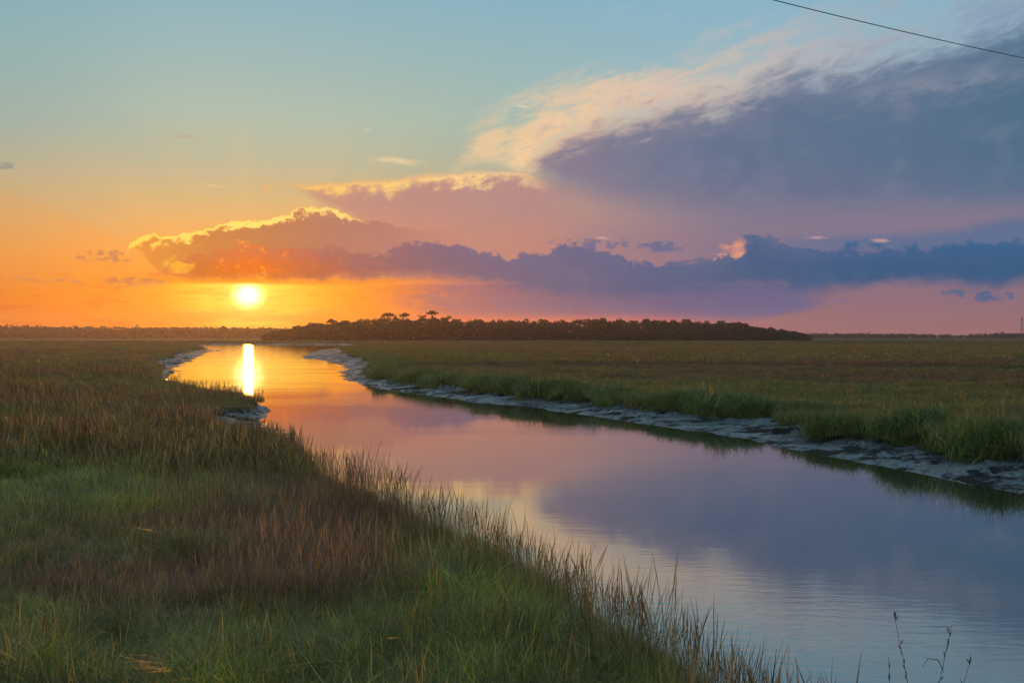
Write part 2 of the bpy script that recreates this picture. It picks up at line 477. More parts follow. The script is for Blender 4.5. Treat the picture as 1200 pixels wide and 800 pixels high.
def river_dist(x, y):
    """signed distance to the water's edge, positive on land; and side (+1 = right bank)"""
    x = np.asarray(x, float); y = np.asarray(y, float)

    def dist_line(L):
        best = np.full(x.shape, 1e18)
        for (ax, ay), (bx, by) in zip(L[:-1], L[1:]):
            vx, vy = bx - ax, by - ay
            ll = vx * vx + vy * vy + 1e-9
            t = np.clip(((x - ax) * vx + (y - ay) * vy) / ll, 0, 1)
            d = (x - ax - t * vx) ** 2 + (y - ay - t * vy) ** 2
            np.minimum(best, d, out=best)
        return np.sqrt(best)
    dl, dr = dist_line(LP), dist_line(RP)
    inside = np.zeros(x.shape, bool)
    n = len(POLY)
    j = n - 1
    for i in range(n):
        xi, yi = POLY[i]; xj, yj = POLY[j]
        c = ((yi > y) != (yj > y)) & (x < (xj - xi) * (y - yi) / (yj - yi + 1e-12) + xi)
        inside ^= c
        j = i
    d = np.minimum(dl, dr)
    return np.where(inside, -d, d), np.where(dr < dl, 1, -1)


def mud_width(x, y, side):
    r = np.hypot(x, y)
    lobes = fbm(x / 9.0 + 3, y / 9.0, 3, 5)
    fine = fbm(x / 2.6, y / 2.6, 2, 8)
    wr = 5.6 + 2.2 * sstep(r, 120, 210) + 7 * sstep(r, 220, 300) - 6 * sstep(r, 350, 480)
    wr = wr + lobes * 4.2 + fine * 1.4
    # left bank: steep and grassed near, mud flats in the two bights
    wl = 0.5 + 0 * x
    wl = wl + 4.6 * np.exp(-((y - 66) / 13.0) ** 4) + 6.5 * sstep(y, 150, 200) - 2 * sstep(y, 480, 600)
    wl = wl + (lobes * 2.0 + fine * 0.7) * sstep(y, 55, 75) + fine * 0.3
    return np.maximum(np.where(side > 0, wr, wl), 0.35)


def edge_noise(x, y):
    r = np.hypot(x, y)
    return fbm(x / 3.2, y / 3.2, 3, 21) * 0.9 * np.clip(r / 60, 0.35, 3) + fbm(x / 16, y / 16, 2, 31) * 1.6 * sstep(r, 60, 200)


def ground(x, y, full=True):
    """height of the land, and how far past the mud the point lies (grass line at 0)"""
    d, side = river_dist(x, y)
    d = d + edge_noise(x, y)
    w = mud_width(x, y, side)
    t = d / w
    past = d - w
    marsh = 0.95 + fbm(x / 14, y / 14, 3, 41) * 0.22 + fbm(x / 3.0, y / 3.0, 2, 43) * 0.10
    lip = 0.52 + fbm(x / 5, y / 5, 2, 47) * 0.16
    mud = np.clip(t, 0, 1) ** 0.75 * lip
    gully = np.abs(vnoise(y / 3.3 + fbm(x / 4, y / 4, 2, 61) * 1.5, d * 0.12, 63))
    # rills running down to the water and slabs of slumped mud
    if full:
        rel = np.clip(t, 0, 1) * np.clip(1.25 - t, 0, 1)
        slab = vnoise(x / 3.2 + fbm(x / 3, y / 3, 2, 3) * 2, y / 2.4 + fbm(x / 2, y / 2, 2, 4) * 2, 51)
        slab2 = vnoise(x / 1.1, y / 0.9 + 2 * slab, 53)
        rill = np.abs(vnoise(x / 2.2 + y / 5.0, y / 1.3 - x / 4.0, 55))
        mud = mud + rel * (np.where(slab > 0.05, 0.24, -0.14) * sstep(np.abs(slab - 0.05), 0, 0.08) + slab2 * 0.26 + vnoise(x / 0.45, y / 0.5, 54) * 0.12 - np.exp(-(rill / 0.05) ** 2) * 0.3 - np.exp(-(gully / 0.06) ** 2) * 0.45)
    bed = np.maximum(d * 0.22, -1.2)
    h = np.where(d < 0, bed, np.where(past < 0, mud, 0))
    scarp = sstep(past, 0.0, 0.45)
    top = lip * (1 - scarp) + marsh * scarp
    h = np.where((d >= 0) & (past >= 0), top, h)
    # the embankment the viewer stands beside
    r = np.hypot(x * 0.8, y)
    bank = 1.5 * sstep(r, 11.0, 5.0) * sstep(d, 0.2, 3.0)
    h = h + bank
    return h, past, d, side


# ================================================================== materials
def new_mat(name):
    m = bpy.data.materials.new(name)
    m.use_nodes = True
    nt = m.node_tree
    nt.nodes.clear()
    E.nt = nt
    return m


def principled(colour, rough=0.6, **kw):
    n = E.node('ShaderNodeBsdfPrincipled')
    E.put(n.inputs['Base Color'], colour)
    E.put(n.inputs['Roughness'], rough)
    for k, v in kw.items():
        E.put(n.inputs[k], v)
    return n


def out(n):
    o = E.node('ShaderNodeOutputMaterial')
    E.nt.links.new(n.outputs[0] if not isinstance(n, E) else n.s, o.inputs['Surface'])


def bump(h, strength=0.5, distance=0.1):
    n = E.node('ShaderNodeBump')
    E.put(n.inputs['Strength'], strength); E.put(n.inputs['Distance'], distance); E.put(n.inputs['Height'], h)
    return E(n.outputs[0])


def objco(kind='Object'):
    n = E.node('ShaderNodeTexCoord')
    return E(n.outputs[kind])


def vscale(v, s):
    n = E.node('ShaderNodeVectorMath'); n.operation = 'MULTIPLY'
    E.put(n.inputs[0], v); n.inputs[1].default_value = s
    return E(n.outputs[0])


def geompos():
    n = E.node('ShaderNodeNewGeometry')
    return E(n.outputs['Position'])


# wet tidal mud
mat_mud = new_mat('wet_mud')
p = geompos()
n1 = noise(vscale(p, (0.6, 1.0, 1.0)), 0.55, 8, 0.66, 0.8)
n2 = noise(p, 2.6, 7, 0.68, 0.5)
n3 = noise(p, 0.16, 4, 0.6)
m_ = n1 + (n2 - 0.5) * 0.45 + (n3 - 0.5) * 0.35
wet = smooth(m_, 0.42, 0.55)
clod = smooth(n2 + (n1 - 0.5) * 0.6, 0.57, 0.66)
colm = mixc(wet, (0.026, 0.024, 0.019, 1), (0.115, 0.130, 0.142, 1))
colm = mixc(clod * 0.7, colm, (0.016, 0.013, 0.009, 1))
rm = smooth(wet - clod * 0.7, 0.0, 1.0, 0.85, 0.26)
mm = principled(colm, rm, Normal=bump(n2 * 0.8 + n1 * 1.2, 0.9, 0.18), **{'IOR': 1.5})
E.put(mm.inputs['Specular IOR Level'], smooth(wet - clod, 0.0, 1.0, 0.1, 0.5))
out(mm)

# marsh soil under the grass, and the far marsh where blades are too small to see
mat_soil = new_mat('marsh_soil')
p = geompos()
q1 = noise(vscale(p, (0.35, 1.0, 1.0)), 0.012, 5, 0.55)
q2 = noise(vscale(p, (0.3, 1.0, 1.0)), 0.09, 5, 0.6)
q3 = noise(p, 1.4, 5, 0.7)
cs = mixc(smooth(q1, 0.40, 0.62), (0.105, 0.072, 0.040, 1), (0.085, 0.105, 0.030, 1))
cs = mixc(smooth(q2, 0.45, 0.7) * 0.6, cs, (0.12, 0.08, 0.042, 1))
cs = mixc(smooth(q3, 0.5, 0.75) * 0.5, cs, (0.035, 0.034, 0.016, 1))
out(principled(cs, 0.95, Normal=bump(q3, 0.8, 0.5), **{'Specular IOR Level': 0.1}))

# creek water
mat_water = new_mat('creek_water')
p = geompos()
pn = E.node('ShaderNodeSeparateXYZ'); E.put(pn.inputs[0], p)
wx, wy = E(pn.outputs[0]), E(pn.outputs[1])
rip = noise(vscale(p, (0.6, 2.2, 1.0)), 1.5, 3, 0.55, 0.4)
swell = noise(vscale(p, (0.25, 1.0, 1.0)), 0.35, 2, 0.5)
fine = noise(vscale(p, (1.0, 2.6, 1.0)), 5.0, 2, 0.5, 0.3)
patch = noise(vscale(p, (0.5, 1.0, 1.0)), 0.07, 3, 0.5)
pm = smooth(patch, 0.44, 0.62)
near = smooth(wy, 34.0, 20.0) * smooth(wx, 1.0, 6.0)
amp = clamp01(pm * 0.22 + near * 0.15 + 0.04)
farw = smooth(wy, 90.0, 300.0)
hgt = rip * 0.015 * amp + fine * 0.003 * amp + swell * (0.004 + farw * 0.022)
nb_ = bump(hgt, 1.0, 1.0)
deep = principled((0.020, 0.028, 0.032, 1), 0.9, **{'Specular IOR Level': 0.0})
gl = E.node('ShaderNodeBsdfGlossy'); gl.inputs['Roughness'].default_value = 0.03
E.put(gl.inputs['Color'], (0.96, 0.96, 0.96, 1)); E.put(gl.inputs['Normal'], nb_)
fr_ = E.node('ShaderNodeFresnel'); fr_.inputs['IOR'].default_value = 1.33; E.put(fr_.inputs['Normal'], nb_)
sheen = E.math('POWER', E(fr_.outputs[0]), 0.45)
wm = E.node('ShaderNodeMixShader'); E.put(wm.inputs[0], sheen)
E.nt.links.new(deep.outputs[0], wm.inputs[1]); E.nt.links.new(gl.outputs[0], wm.inputs[2])
out(E(wm.outputs[0]))


# grass blades: tint carried by each tuft, shade by each blade
mat_grass = new_mat('grass_blade')
at = E.node('ShaderNodeAttribute'); at.attribute_type = 'INSTANCER'; at.attribute_name = 'tint'
ab = E.node('ShaderNodeAttribute'); ab.attribute_type = 'GEOMETRY'; ab.attribute_name = 'blade'
sp = E.node('ShaderNodeSeparateColor'); E.nt.links.new(ab.outputs['Color'], sp.inputs[0])
dry, along, vary = (E(sp.outputs[i]) for i in range(3))
tint = E(at.outputs['Color'])
c0 = mixc(dry, tint, mixc(0.6, tint, (0.26, 0.17, 0.085, 1)))
c0 = mixc(1.0, c0, mixc(E.math('POWER', vary, 1.8), (0.34, 0.37, 0.37, 1), (2.5, 2.35, 2.2, 1)), 'MULTIPLY')
tip = mixc(smooth(along, 0.6, 1.0) * 0.35, c0, mixc(0.5, c0, (0.24, 0.17, 0.09, 1)))
gb = principled(tip, 0.38, **{'Specular IOR Level': 0.9})
tr = E.node('ShaderNodeBsdfTranslucent'); E.put(tr.inputs['Color'], mixc(1.0, tip, (1.3, 1.15, 0.7, 1), 'MULTIPLY'))
mx = E.node('ShaderNodeMixShader'); mx.inputs[0].default_value = 0.36
E.nt.links.new(gb.outputs[0], mx.inputs[1]); E.nt.links.new(tr.outputs[0], mx.inputs[2])
out(E(mx.outputs[0]))

# tree leaves and bark
def leaf_mat(name, a, b):
    m = new_mat(name)
    at = E.node('ShaderNodeAttribute'); at.attribute_type = 'GEOMETRY'; at.attribute_name = 'blade'
    sp = E.node('ShaderNodeSeparateColor'); E.nt.links.new(at.outputs['Color'], sp.inputs[0])
    oi = E.node('ShaderNodeObjectInfo')
    c = mixc(E(sp.outputs[0]), a, b)
    c = mixc(1.0, c, mixc(E(oi.outputs['Random']), (0.75, 0.8, 0.8, 1), (1.25, 1.15, 1.0, 1)), 'MULTIPLY')
    out(principled(c, 0.75, **{'Specular IOR Level': 0.2}))
    return m


mat_leaf = leaf_mat('tree_foliage', (0.020, 0.026, 0.012, 1), (0.055, 0.066, 0.026, 1))
mat_bark = new_mat('bark')
nb = noise(vscale(geompos(), (3, 3, 0.6)), 2.0, 4, 0.6)
out(principled(mixc(nb, (0.045, 0.032, 0.024, 1), (0.11, 0.085, 0.065, 1)), 0.9))
mat_cable = new_mat('black_cable')
nb = noise(geompos(), 12.0, 3, 0.5)
out(principled(mixc(nb, (0.012, 0.012, 0.013, 1), (0.03, 0.03, 0.03, 1)), 0.5))
mat_steel = new_mat('galvanised_steel')
nb = noise(geompos(), 0.8, 4, 0.6)
out(principled(mixc(nb, (0.10, 0.10, 0.11, 1), (0.2, 0.2, 0.2, 1)), 0.6, Metallic=0.6))
mat_stalk = new_mat('dry_stalk')
nb = noise(geompos(), 25.0, 3, 0.5)
out(principled(mixc(nb, (0.07, 0.045, 0.028, 1), (0.17, 0.12, 0.075, 1)), 0.7))


# ================================================================== mesh helpers
def mesh_np(name, verts, faces, mats, smooth_shade=False, attr=None):
    """faces: int array (n,3) or (n,4)"""
    me = bpy.data.meshes.new(name)
    verts = np.asarray(verts, np.float32); faces = np.asarray(faces, np.int32)
    n, k = faces.shape
    me.vertices.add(len(verts)); me.vertices.foreach_set('co', verts.ravel())
    me.loops.add(n * k); me.loops.foreach_set('vertex_index', faces.ravel())
    me.polygons.add(n)
    me.polygons.foreach_set('loop_start', np.arange(0, n * k, k, dtype=np.int32))
    try:
        me.polygons.foreach_set('loop_total', np.full(n, k, np.int32))
    except Exception:
        pass
    if smooth_shade:
        me.polygons.foreach_set('use_smooth', np.ones(n, bool))
    for m in mats:
        me.materials.append(m)
    if attr is not None:
        a = me.attributes.new('blade', 'FLOAT_COLOR', 'POINT')
        a.data.foreach_set('color', np.asarray(attr, np.float32).ravel())
    me.update(calc_edges=True)
    me.validate()
    return me


def link(name, me, parent=None, **props):
    o = bpy.data.objects.new(name, me)
    COL.objects.link(o)
    if parent:
        o.parent = parent
    for k, v in props.items():
        o[k] = v
    return o


def tube(points, radii, sides=6):
    """verts and triangles/quads of a tapering tube"""
    V, F = [], []
    pts = [Vector(p) for p in points]
    for i, p in enumerate(pts):
        t = (pts[min(i + 1, len(pts) - 1)] - pts[max(i - 1, 0)]).normalized()
        a = t.cross(Vector((0, 0, 1)) if abs(t.z) < 0.9 else Vector((1, 0, 0))).normalized()
        b = t.cross(a)
        for s in range(sides):
            w = 2 * math.pi * s / sides
            V.append(p + (a * math.cos(w) + b * math.sin(w)) * radii[i])
    for i in range(len(pts) - 1):
        for s in range(sides):
            F.append((i * sides + s, i * sides + (s + 1) % sides, (i + 1) * sides + (s + 1) % sides, (i + 1) * sides + s))
    n = len(V)
    V.append(pts[0]); V.append(pts[-1])
    for s in range(sides):
        F.append((n, (s + 1) % sides, s, s) if False else (n, (s + 1) % sides, s))
        F.append((n + 1, (len(pts) - 1) * sides + s, (len(pts) - 1) * sides + (s + 1) % sides))
    return V, F


def tubes_mesh(name, tubes, mat):
    V, F = [], []
    for tv, tf in tubes:
        o = len(V)
        V += [tuple(v) for v in tv]
        F += [tuple(i + o for i in f) for f in tf]
    me = bpy.data.meshes.new(name)
    me.from_pydata(V, [], F)
    me.materials.append(mat)
    me.update()
    return me


# ================================================================== ground sheet (polar grid centred under the viewer)
def polar_axes():
    dense = np.linspace(-33, 33, 760)
    sidea = np.concatenate([np.linspace(-180, -60, 40)[:-1], np.linspace(-60, -33, 60)[:-1]])
    ang_ = np.concatenate([sidea, dense, -sidea[::-1][:-1]])      # degrees, right positive, closed at +-180
    r = [2.5]
    while r[-1] < 2600:
        k = 0.010 if r[-1] < 30 else (0.0055 if r[-1] < 330 else 0.02)
        if r[-1] > 1400: k = 0.07
        r.append(r[-1] * (1 + k))
    return np.radians(ang_), np.array(r)


AA, RR = polar_axes()
na, nr = len(AA), len(RR)
gx = (RR[:, None] * np.sin(AA)[None, :]); gy = (RR[:, None] * np.cos(AA)[None, :])
gh, gpast, gd, gside = ground(gx, gy)
# far out, let the sheet sink a touch so that its end lies below the horizon trees
GV = np.stack([gx, gy, gh], -1).reshape(-1, 3)
GV = np.vstack([GV, [[0, 0, ground(np.array([0.0]), np.array([0.0]))[0][0]]]])
ii, jj = np.meshgrid(np.arange(nr - 1), np.arange(na), indexing='ij')
j2 = (jj + 1) % na
GF = np.stack([ii * na + jj, (ii + 1) * na + jj, (ii + 1) * na + j2, ii * na + j2], -1)
fm = (gpast[ii, jj] + gpast[ii + 1, j2]) * 0.5
fd = (gd[ii, jj] + gd[ii + 1, j2]) * 0.5
fs = gside[ii, jj]
fr = RR[ii]
is_marsh = (fm > 0.12)
is_bed = (~is_marsh) & (fd < -0.6)
is_mudR = (~is_marsh) & (~is_bed) & (fs > 0)
is_mudL = (~is_marsh) & (~is_bed) & (fs <= 0)


def sub_mesh(name, mask, mat, extra_tri=None):
    F = GF[mask]
    used, inv = np.unique(F.ravel(), return_inverse=True)
    me = mesh_np(name, GV[used], inv.reshape(-1, 4), [mat], True)
    return me


link('marsh_ground', sub_mesh('marsh_ground', is_marsh, mat_soil), kind='structure')
link('creek_bed', sub_mesh('creek_bed', is_bed, mat_mud), kind='structure')
link('mud_bank', sub_mesh('mud_bank', is_mudR, mat_mud), kind='structure')
link('mud_bank', sub_mesh('mud_bank_near', is_mudL, mat_mud), kind='structure')
cF = [(nr * 0 + len(GV) - 1, (j + 1) % na, j) for j in range(na)]
used = np.array(sorted(set(sum(cF, ()))))
inv = {v: i for i, v in enumerate(used)}
link('marsh_ground', mesh_np('marsh_underfoot', GV[used], [[inv[i] for i in f] for f in cF], [mat_soil], True), kind='structure')

# water: one level sheet, its edge lying under the banks
wxs = np.array([-1300, -900, -600, -400, -260, -170, -110, -70, -40, -20, 0, 20, 50.0])
wys = np.array([-60, -20, 0, 20, 50, 90, 140, 220, 340, 500, 700, 1040.0])
WX, WY = np.meshgrid(wxs, wys)
WV = np.stack([WX, WY, np.zeros_like(WX)], -1).reshape(-1, 3)
a, b = np.meshgrid(np.arange(len(wys) - 1), np.arange(len(wxs) - 1), indexing='ij')
n_ = len(wxs)
WF = np.stack([a * n_ + b, a * n_ + b + 1, (a + 1) * n_ + b + 1, (a + 1) * n_ + b], -1).reshape(-1, 4)
link('creek_water', mesh_np('creek_water', WV, WF, [mat_water], True), kind='structure')


# ================================================================== grass tufts
def tuft(name, n, spread, h, hv, lean, wid, dryp, segs=3, stems=0, rng=None, vr=(0.0, 1.0)):
    """a patch of blades, each a bent tapering strip; stems are stiff, tall and carry a seed head"""
    V, F, A = [], [], []
    for k in range(n):
        stem = k < stems
        ang_ = rng.uniform(0, 2 * math.pi); rad = spread * math.sqrt(rng.uniform(0, 1))
        bx, by = rad * math.cos(ang_), rad * math.sin(ang_)
        hh = h * rng.uniform(1 - hv, 1 + hv) * (1.0 - 0.35 * (rad / spread) ** 2)
        ln = lean * rng.uniform(0.15, 1.6)
        ww = wid * rng.uniform(0.7, 1.3)
        if stem:
            hh = h * rng.uniform(1.2, 1.9); ln = rng.uniform(0.03, 0.25); ww = wid * 0.6
        la = rng.uniform(0, 2 * math.pi); fa = rng.uniform(0, math.pi)
        dry = 1.0 if (stem or rng.uniform() < dryp) else rng.uniform(0, 0.35)
        vary = rng.uniform(*vr)
        S = segs + (1 if stem else 0)
        o = len(V)
        for s in range(S + 1):
            t = s / S
            off = ln * hh * t ** 1.9
            z = hh * (t - 0.30 * ln * t * t)
            w = ww * (1 - t ** 2.0 * (0.85 if not stem else 0.3)) * 0.5
            if stem and s >= S - 1:
                w = ww * 1.3 if s == S - 1 else ww * 0.3
            cx, cy = bx + off * math.cos(la), by + off * math.sin(la)
            V.append((cx - w * math.cos(fa), cy - w * math.sin(fa), z - 0.05))
            V.append((cx + w * math.cos(fa), cy + w * math.sin(fa), z - 0.05))
            A += [(dry, t, vary, 1)] * 2
        for s in range(S):
            F.append((o + 2 * s, o + 2 * s + 1, o + 2 * s + 3, o + 2 * s + 2))
    me = mesh_np(name, V, F, [mat_grass], False, A)
    return bpy.data.objects.new(name, me)       # only reached through the geometry nodes below


rg = np.random.default_rng(5)
T_near = [tuft('grass_tuft', 230, 0.45, 0.60, 0.45, 0.95, 0.0085, 0.22, 4, 0, rg) for _ in range(3)] + [tuft('grass_tuft', 200, 0.45, 0.62, 0.5, 1.7, 0.0095, 0.3, 5, 0, rg)] + \
         [tuft('grass_tuft', 170, 0.45, 0.62, 0.45, 0.75, 0.0080, 0.65, 4, 12, rg) for _ in range(4)]
T_mid = [tuft('grass_tuft', 230, 1.0, 0.78, 0.35, 0.5, 0.030, 0.35, 3, 0, rg) for _ in range(3)] + \
        [tuft('grass_tuft', 200, 1.0, 0.80, 0.35, 0.4, 0.028, 0.65, 3, 22, rg) for _ in range(3)]
T_right = [tuft('grass_tuft', 220, 1.0, 0.78, 0.4, 0.6, 0.030, 0.15, 3, 0, rg, (0.1, 0.85)) for _ in range(2)] + [tuft('grass_tuft', 200, 1.0, 0.74, 0.4, 0.6, 0.028, 0.35, 3, 0, rg, (0.1, 0.85)) for _ in range(2)]
T_tus = [tuft('grass_tuft', 380, 0.95, 0.80, 0.4, 0.75, 0.019, 0.12, 3, 0, rg, (0.1, 0.95)) for _ in range(3)]
T_far = [tuft('grass_tuft', 260, 3.6, 0.85, 0.3, 0.4, 0.09, 0.08, 2, 0, rg, (0.35, 0.75)) for _ in range(4)]
T_reed = [tuft('reed_tuft', 16, 0.32, 0.80, 0.4, 0.25, 0.009, 0.85, 4, 12, rg) for _ in range(4)]


def grass_object(name, protos, pts, rot, scl, idx, tint, **props):
    me = bpy.data.meshes.new(name)
    n = len(pts)
    me.vertices.add(n); me.vertices.foreach_set('co', np.asarray(pts, np.float32).ravel())
    for nm, ty, arr, key in (('rot', 'FLOAT_VECTOR', rot, 'vector'), ('scl', 'FLOAT_VECTOR', scl, 'vector'),
                             ('tint', 'FLOAT_COLOR', tint, 'color'), ('idx', 'INT', idx, 'value')):
        a = me.attributes.new(nm, ty, 'POINT')
        a.data.foreach_set(key, np.asarray(arr, np.int32 if ty == 'INT' else np.float32).ravel())
    me.materials.append(mat_grass)
    o = link(name, me, **props)
    ng = bpy.data.node_groups.new(name + '_nodes', 'GeometryNodeTree')
    ng.interface.new_socket('Geometry', in_out='INPUT', socket_type='NodeSocketGeometry')
    ng.interface.new_socket('Geometry', in_out='OUTPUT', socket_type='NodeSocketGeometry')
    N = ng.nodes.new; L = ng.links.new
    gi, go = N('NodeGroupInput'), N('NodeGroupOutput')
    mp = N('GeometryNodeMeshToPoints'); L(gi.outputs[0], mp.inputs['Mesh'])
    g2i = N('GeometryNodeGeometryToInstance')
    for pr in reversed(protos):
        oi = N('GeometryNodeObjectInfo'); oi.inputs['Object'].default_value = pr; oi.inputs['As Instance'].default_value = False
        L(oi.outputs['Geometry'], g2i.inputs[0])
    iop = N('GeometryNodeInstanceOnPoints')
    iop.inputs['Pick Instance'].default_value = True
    L(mp.outputs[0], iop.inputs['Points']); L(g2i.outputs[0], iop.inputs['Instance'])

    def attr(nm, ty):
        a = N('GeometryNodeInputNamedAttribute'); a.data_type = ty; a.inputs['Name'].default_value = nm
        return a.outputs['Attribute']
    L(attr('idx', 'INT'), iop.inputs['Instance Index'])
    L(attr('scl', 'FLOAT_VECTOR'), iop.inputs['Scale'])
    e2r = N('FunctionNodeEulerToRotation'); L(attr('rot', 'FLOAT_VECTOR'), e2r.inputs[0]); L(e2r.outputs[0], iop.inputs['Rotation'])
    L(iop.outputs[0], go.inputs[0])
    md = o.modifiers.new('grass', 'NODES'); md.node_group = ng
    return o


C_GREEN = np.array([0.160, 0.190, 0.030]); C_OLIVE = np.array([0.175, 0.150, 0.042]); C_BROWN = np.array([0.190, 0.108, 0.048])
C_PLUM = np.array([0.180, 0.092, 0.058]); C_BRIGHT = np.array([0.260, 0.270, 0.028])


def gnd_px(px, py, z=1.3):
    Y = (CAM_H - z) * FPX / (py - HZ)
    return (px - 600) / FPX * Y, Y


def tints(x, y, past, side):
    """colour of the grass: brown heads over most of the left marsh, green lawns in patches"""
    n = len(x)
    a = fbm(x / 9, y / 14, 4, 61); b = fbm(x / 2, y / 2, 4, 65); c = fbm(x / 40, y / 80, 3, 69)
    g = 0.47 + a * 0.8 + b * 0.75 + c * 0.4
    # green patches seen on the left bank
    for px, py, sx, sy, w in [(120, 770, 9, 1.7, 0.9), (300, 740, 4, 1.6, 0.5), (60, 560, 5, 3.2, 0.8), (150, 585, 5, 2.4, 0.8), (40, 625, 5, 1.5, 0.5), (560, 690, 2.0, 2.4, 0.6),
                              (480, 740, 1.8, 2.0, 0.5), (30, 430, 30, 22, 0.5), (280, 470, 5, 8, 0.25)]:
        X, Y = gnd_px(px, py)
        g = g + w * np.exp(-((x - X) / sx) ** 2 - ((y - Y) / sy) ** 2)
    for px, py, sx, sy, w in [(240, 665, 6, 1.3, 0.5), (420, 620, 4, 4, 0.2), (330, 560, 8, 6, 0.3), (250, 500, 14, 12, 0.3), (620, 770, 3, 1.5, 0.3), (60, 470, 20, 14, 0.4), (30, 680, 6, 1.0, 0.5)]:
        X, Y = gnd_px(px, py)
        g = g - w * np.exp(-((x - X) / sx) ** 2 - ((y - Y) / sy) ** 2)
    R_ = side > 0
    strip = np.exp(-np.clip(past - 3, 0, None) / 20.0)
    far_streak = fbm(x / 160, y / 26, 3, 99)
    strip2 = np.exp(-((past - 26) / 16.0) ** 2)
    g = np.where(R_, 0.40 + a * 0.35 + b * 0.15 + far_streak * 0.9 + 0.85 * np.exp(-np.clip(past, 0, None) / 7.0) + 0.38 * strip2, g - 0.25 * sstep(y, 70, 120) + far_streak * 0.5 * sstep(y, 70, 140))
    g = np.clip(g, 0, 1)[:, None]
    br = np.clip(0.5 + 1.4 * fbm(x / 5, y / 5, 2, 77), 0, 1)[:, None]
    brown = C_BROWN * (1 - br) + C_PLUM * br
    col = np.where(g < 0.5, brown * (1 - 2 * g) + C_OLIVE * 2 * g, C_OLIVE * (2 - 2 * g) + (C_GREEN * (1 - br * 0.5) + C_BRIGHT * br * 0.5) * (2 * g - 1))
    col = col * (1 + 0.35 * sstep(y, 18, 13))[:, None] * np.where(side < 0, 1.35 + 0.4 * sstep(y, 14, 26), 1.0)[:, None]
    k_ = 1.0 - 0.75 * sstep(np.hypot(x, y), 30, 120)
    col = col * (1 + k_ * 0.9 * (_hash(np.floor(x * 31), np.floor(y * 31), 9) - 0.5))[:, None] * (1 + k_ * 0.9 * vnoise(x / 1.1, y / 1.1, 101) + 0.5 * k_ * vnoise(x / 3.7, y / 2.9, 103))[:, None]
    return np.hstack([col, np.ones((n, 1))]), g[:, 0]


def scatter(rmin, rmax, spacing0, spacing1, amax_l=-33, amax_r=33, keep=None, seed=1):
    """points in polar sectors, spacing growing with distance"""
    r_ = np.random.default_rng(seed)
    X, Y = [], []
    r = rmin
    while r < rmax:
        t = (r - rmin) / (rmax - rmin)
        s = spacing0 + (spacing1 - spacing0) * t
        nn = max(1, int(math.radians(amax_r - amax_l) * r / s))
        a_ = np.radians(amax_l) + (np.arange(nn) + r_.uniform(0, 1, nn)) / nn * math.radians(amax_r - amax_l)
        rr = r + r_.uniform(-0.5, 0.5, nn) * s
        X.append(rr * np.sin(a_)); Y.append(rr * np.cos(a_))
        r += s
    X = np.concatenate(X); Y = np.concatenate(Y)
    h, past, d, side = ground(X, Y, False)
    return X, Y, h, past, d, side


def lay(name, protos, data, m, sc, szjit, dryprotos, tilt=0.12, seed=3, tint_k=None, **props):
    X, Y, h, past, d, side = (v[m] for v in data)
    r_ = np.random.default_rng(seed)
    n = len(X)
    ti, g = tints(X, Y, past, side)
    if tint_k is not None: ti[:, :3] = ti[:, :3] * 0.25 + np.array(tint_k) * 0.75
    s = sc(X, Y, past, side) * r_.uniform(1 - szjit, 1 + szjit, n)
    rot = np.stack([r_.normal(0, tilt, n), r_.normal(0, tilt, n), r_.uniform(0, 6.283, n)], -1)
    k = len(protos)
    if dryprotos:
        hb = k // 2
        idx = np.where(r_.uniform(0, 1, n) < 0.08 + g * 0.75, r_.integers(0, hb, n), r_.integers(hb, k, n))
    else:
        idx = r_.integers(0, k, n)
    scl = np.stack([np.maximum(s, 0.7), np.maximum(s, 0.7), s], -1)
    return grass_object(name, protos, np.stack([X, Y, h], -1), rot, scl, idx, ti, **props)


def size_fn(X, Y, past, side):
    base_ = 0.85 + 0.55 * fbm(X / 7, Y / 7, 3, 81) + 0.6 * vnoise(X / 1.5, Y / 1.5, 82)
    base_ = np.where(side > 0, base_ * 0.78, base_)
    # taller at the creek's edge
    base_ = base_ + np.where(side > 0, 0.50, 0.05) * np.exp(-np.clip(past, 0, None) / 4.5)
    # low hollow in front of the taller brown band, lower left
    r = np.hypot(X, Y)
    base_ = base_ * np.where((side < 0) & (Y > 74) & (Y < 120) & (past < 14), 0.78, 1.0)
    base_ = base_ * (0.62 + 0.38 * sstep(r, 11, 17))
    return np.clip(base_, 0.4, 1.6)


D1 = scatter(7.5, 44, 0.27, 0.62, -34, 30, seed=11)
near_mask = (D1[3] > 0.0) & (np.hypot(D1[0], D1[1]) > 7.5)
lay('marsh_grass', T_near, D1, near_mask, size_fn, 0.25, True, label='brown and green marsh grass covering the near left bank', kind='stuff')
D2 = scatter(42, 210, 0.72, 2.3, -34, 34, seed=12)
r2 = np.hypot(D2[0], D2[1])
lay('marsh_grass', T_mid, D2, (D2[3] > 0.1) & (D2[5] < 0), size_fn, 0.25, True, label='brown marsh grass on the left bank at middle distance', kind='stuff')
lay('marsh_grass', T_right, D2, (D2[3] > 0.1) & (D2[5] > 0), size_fn, 0.25, True, label='green marsh grass on the right bank above the mud', kind='stuff')
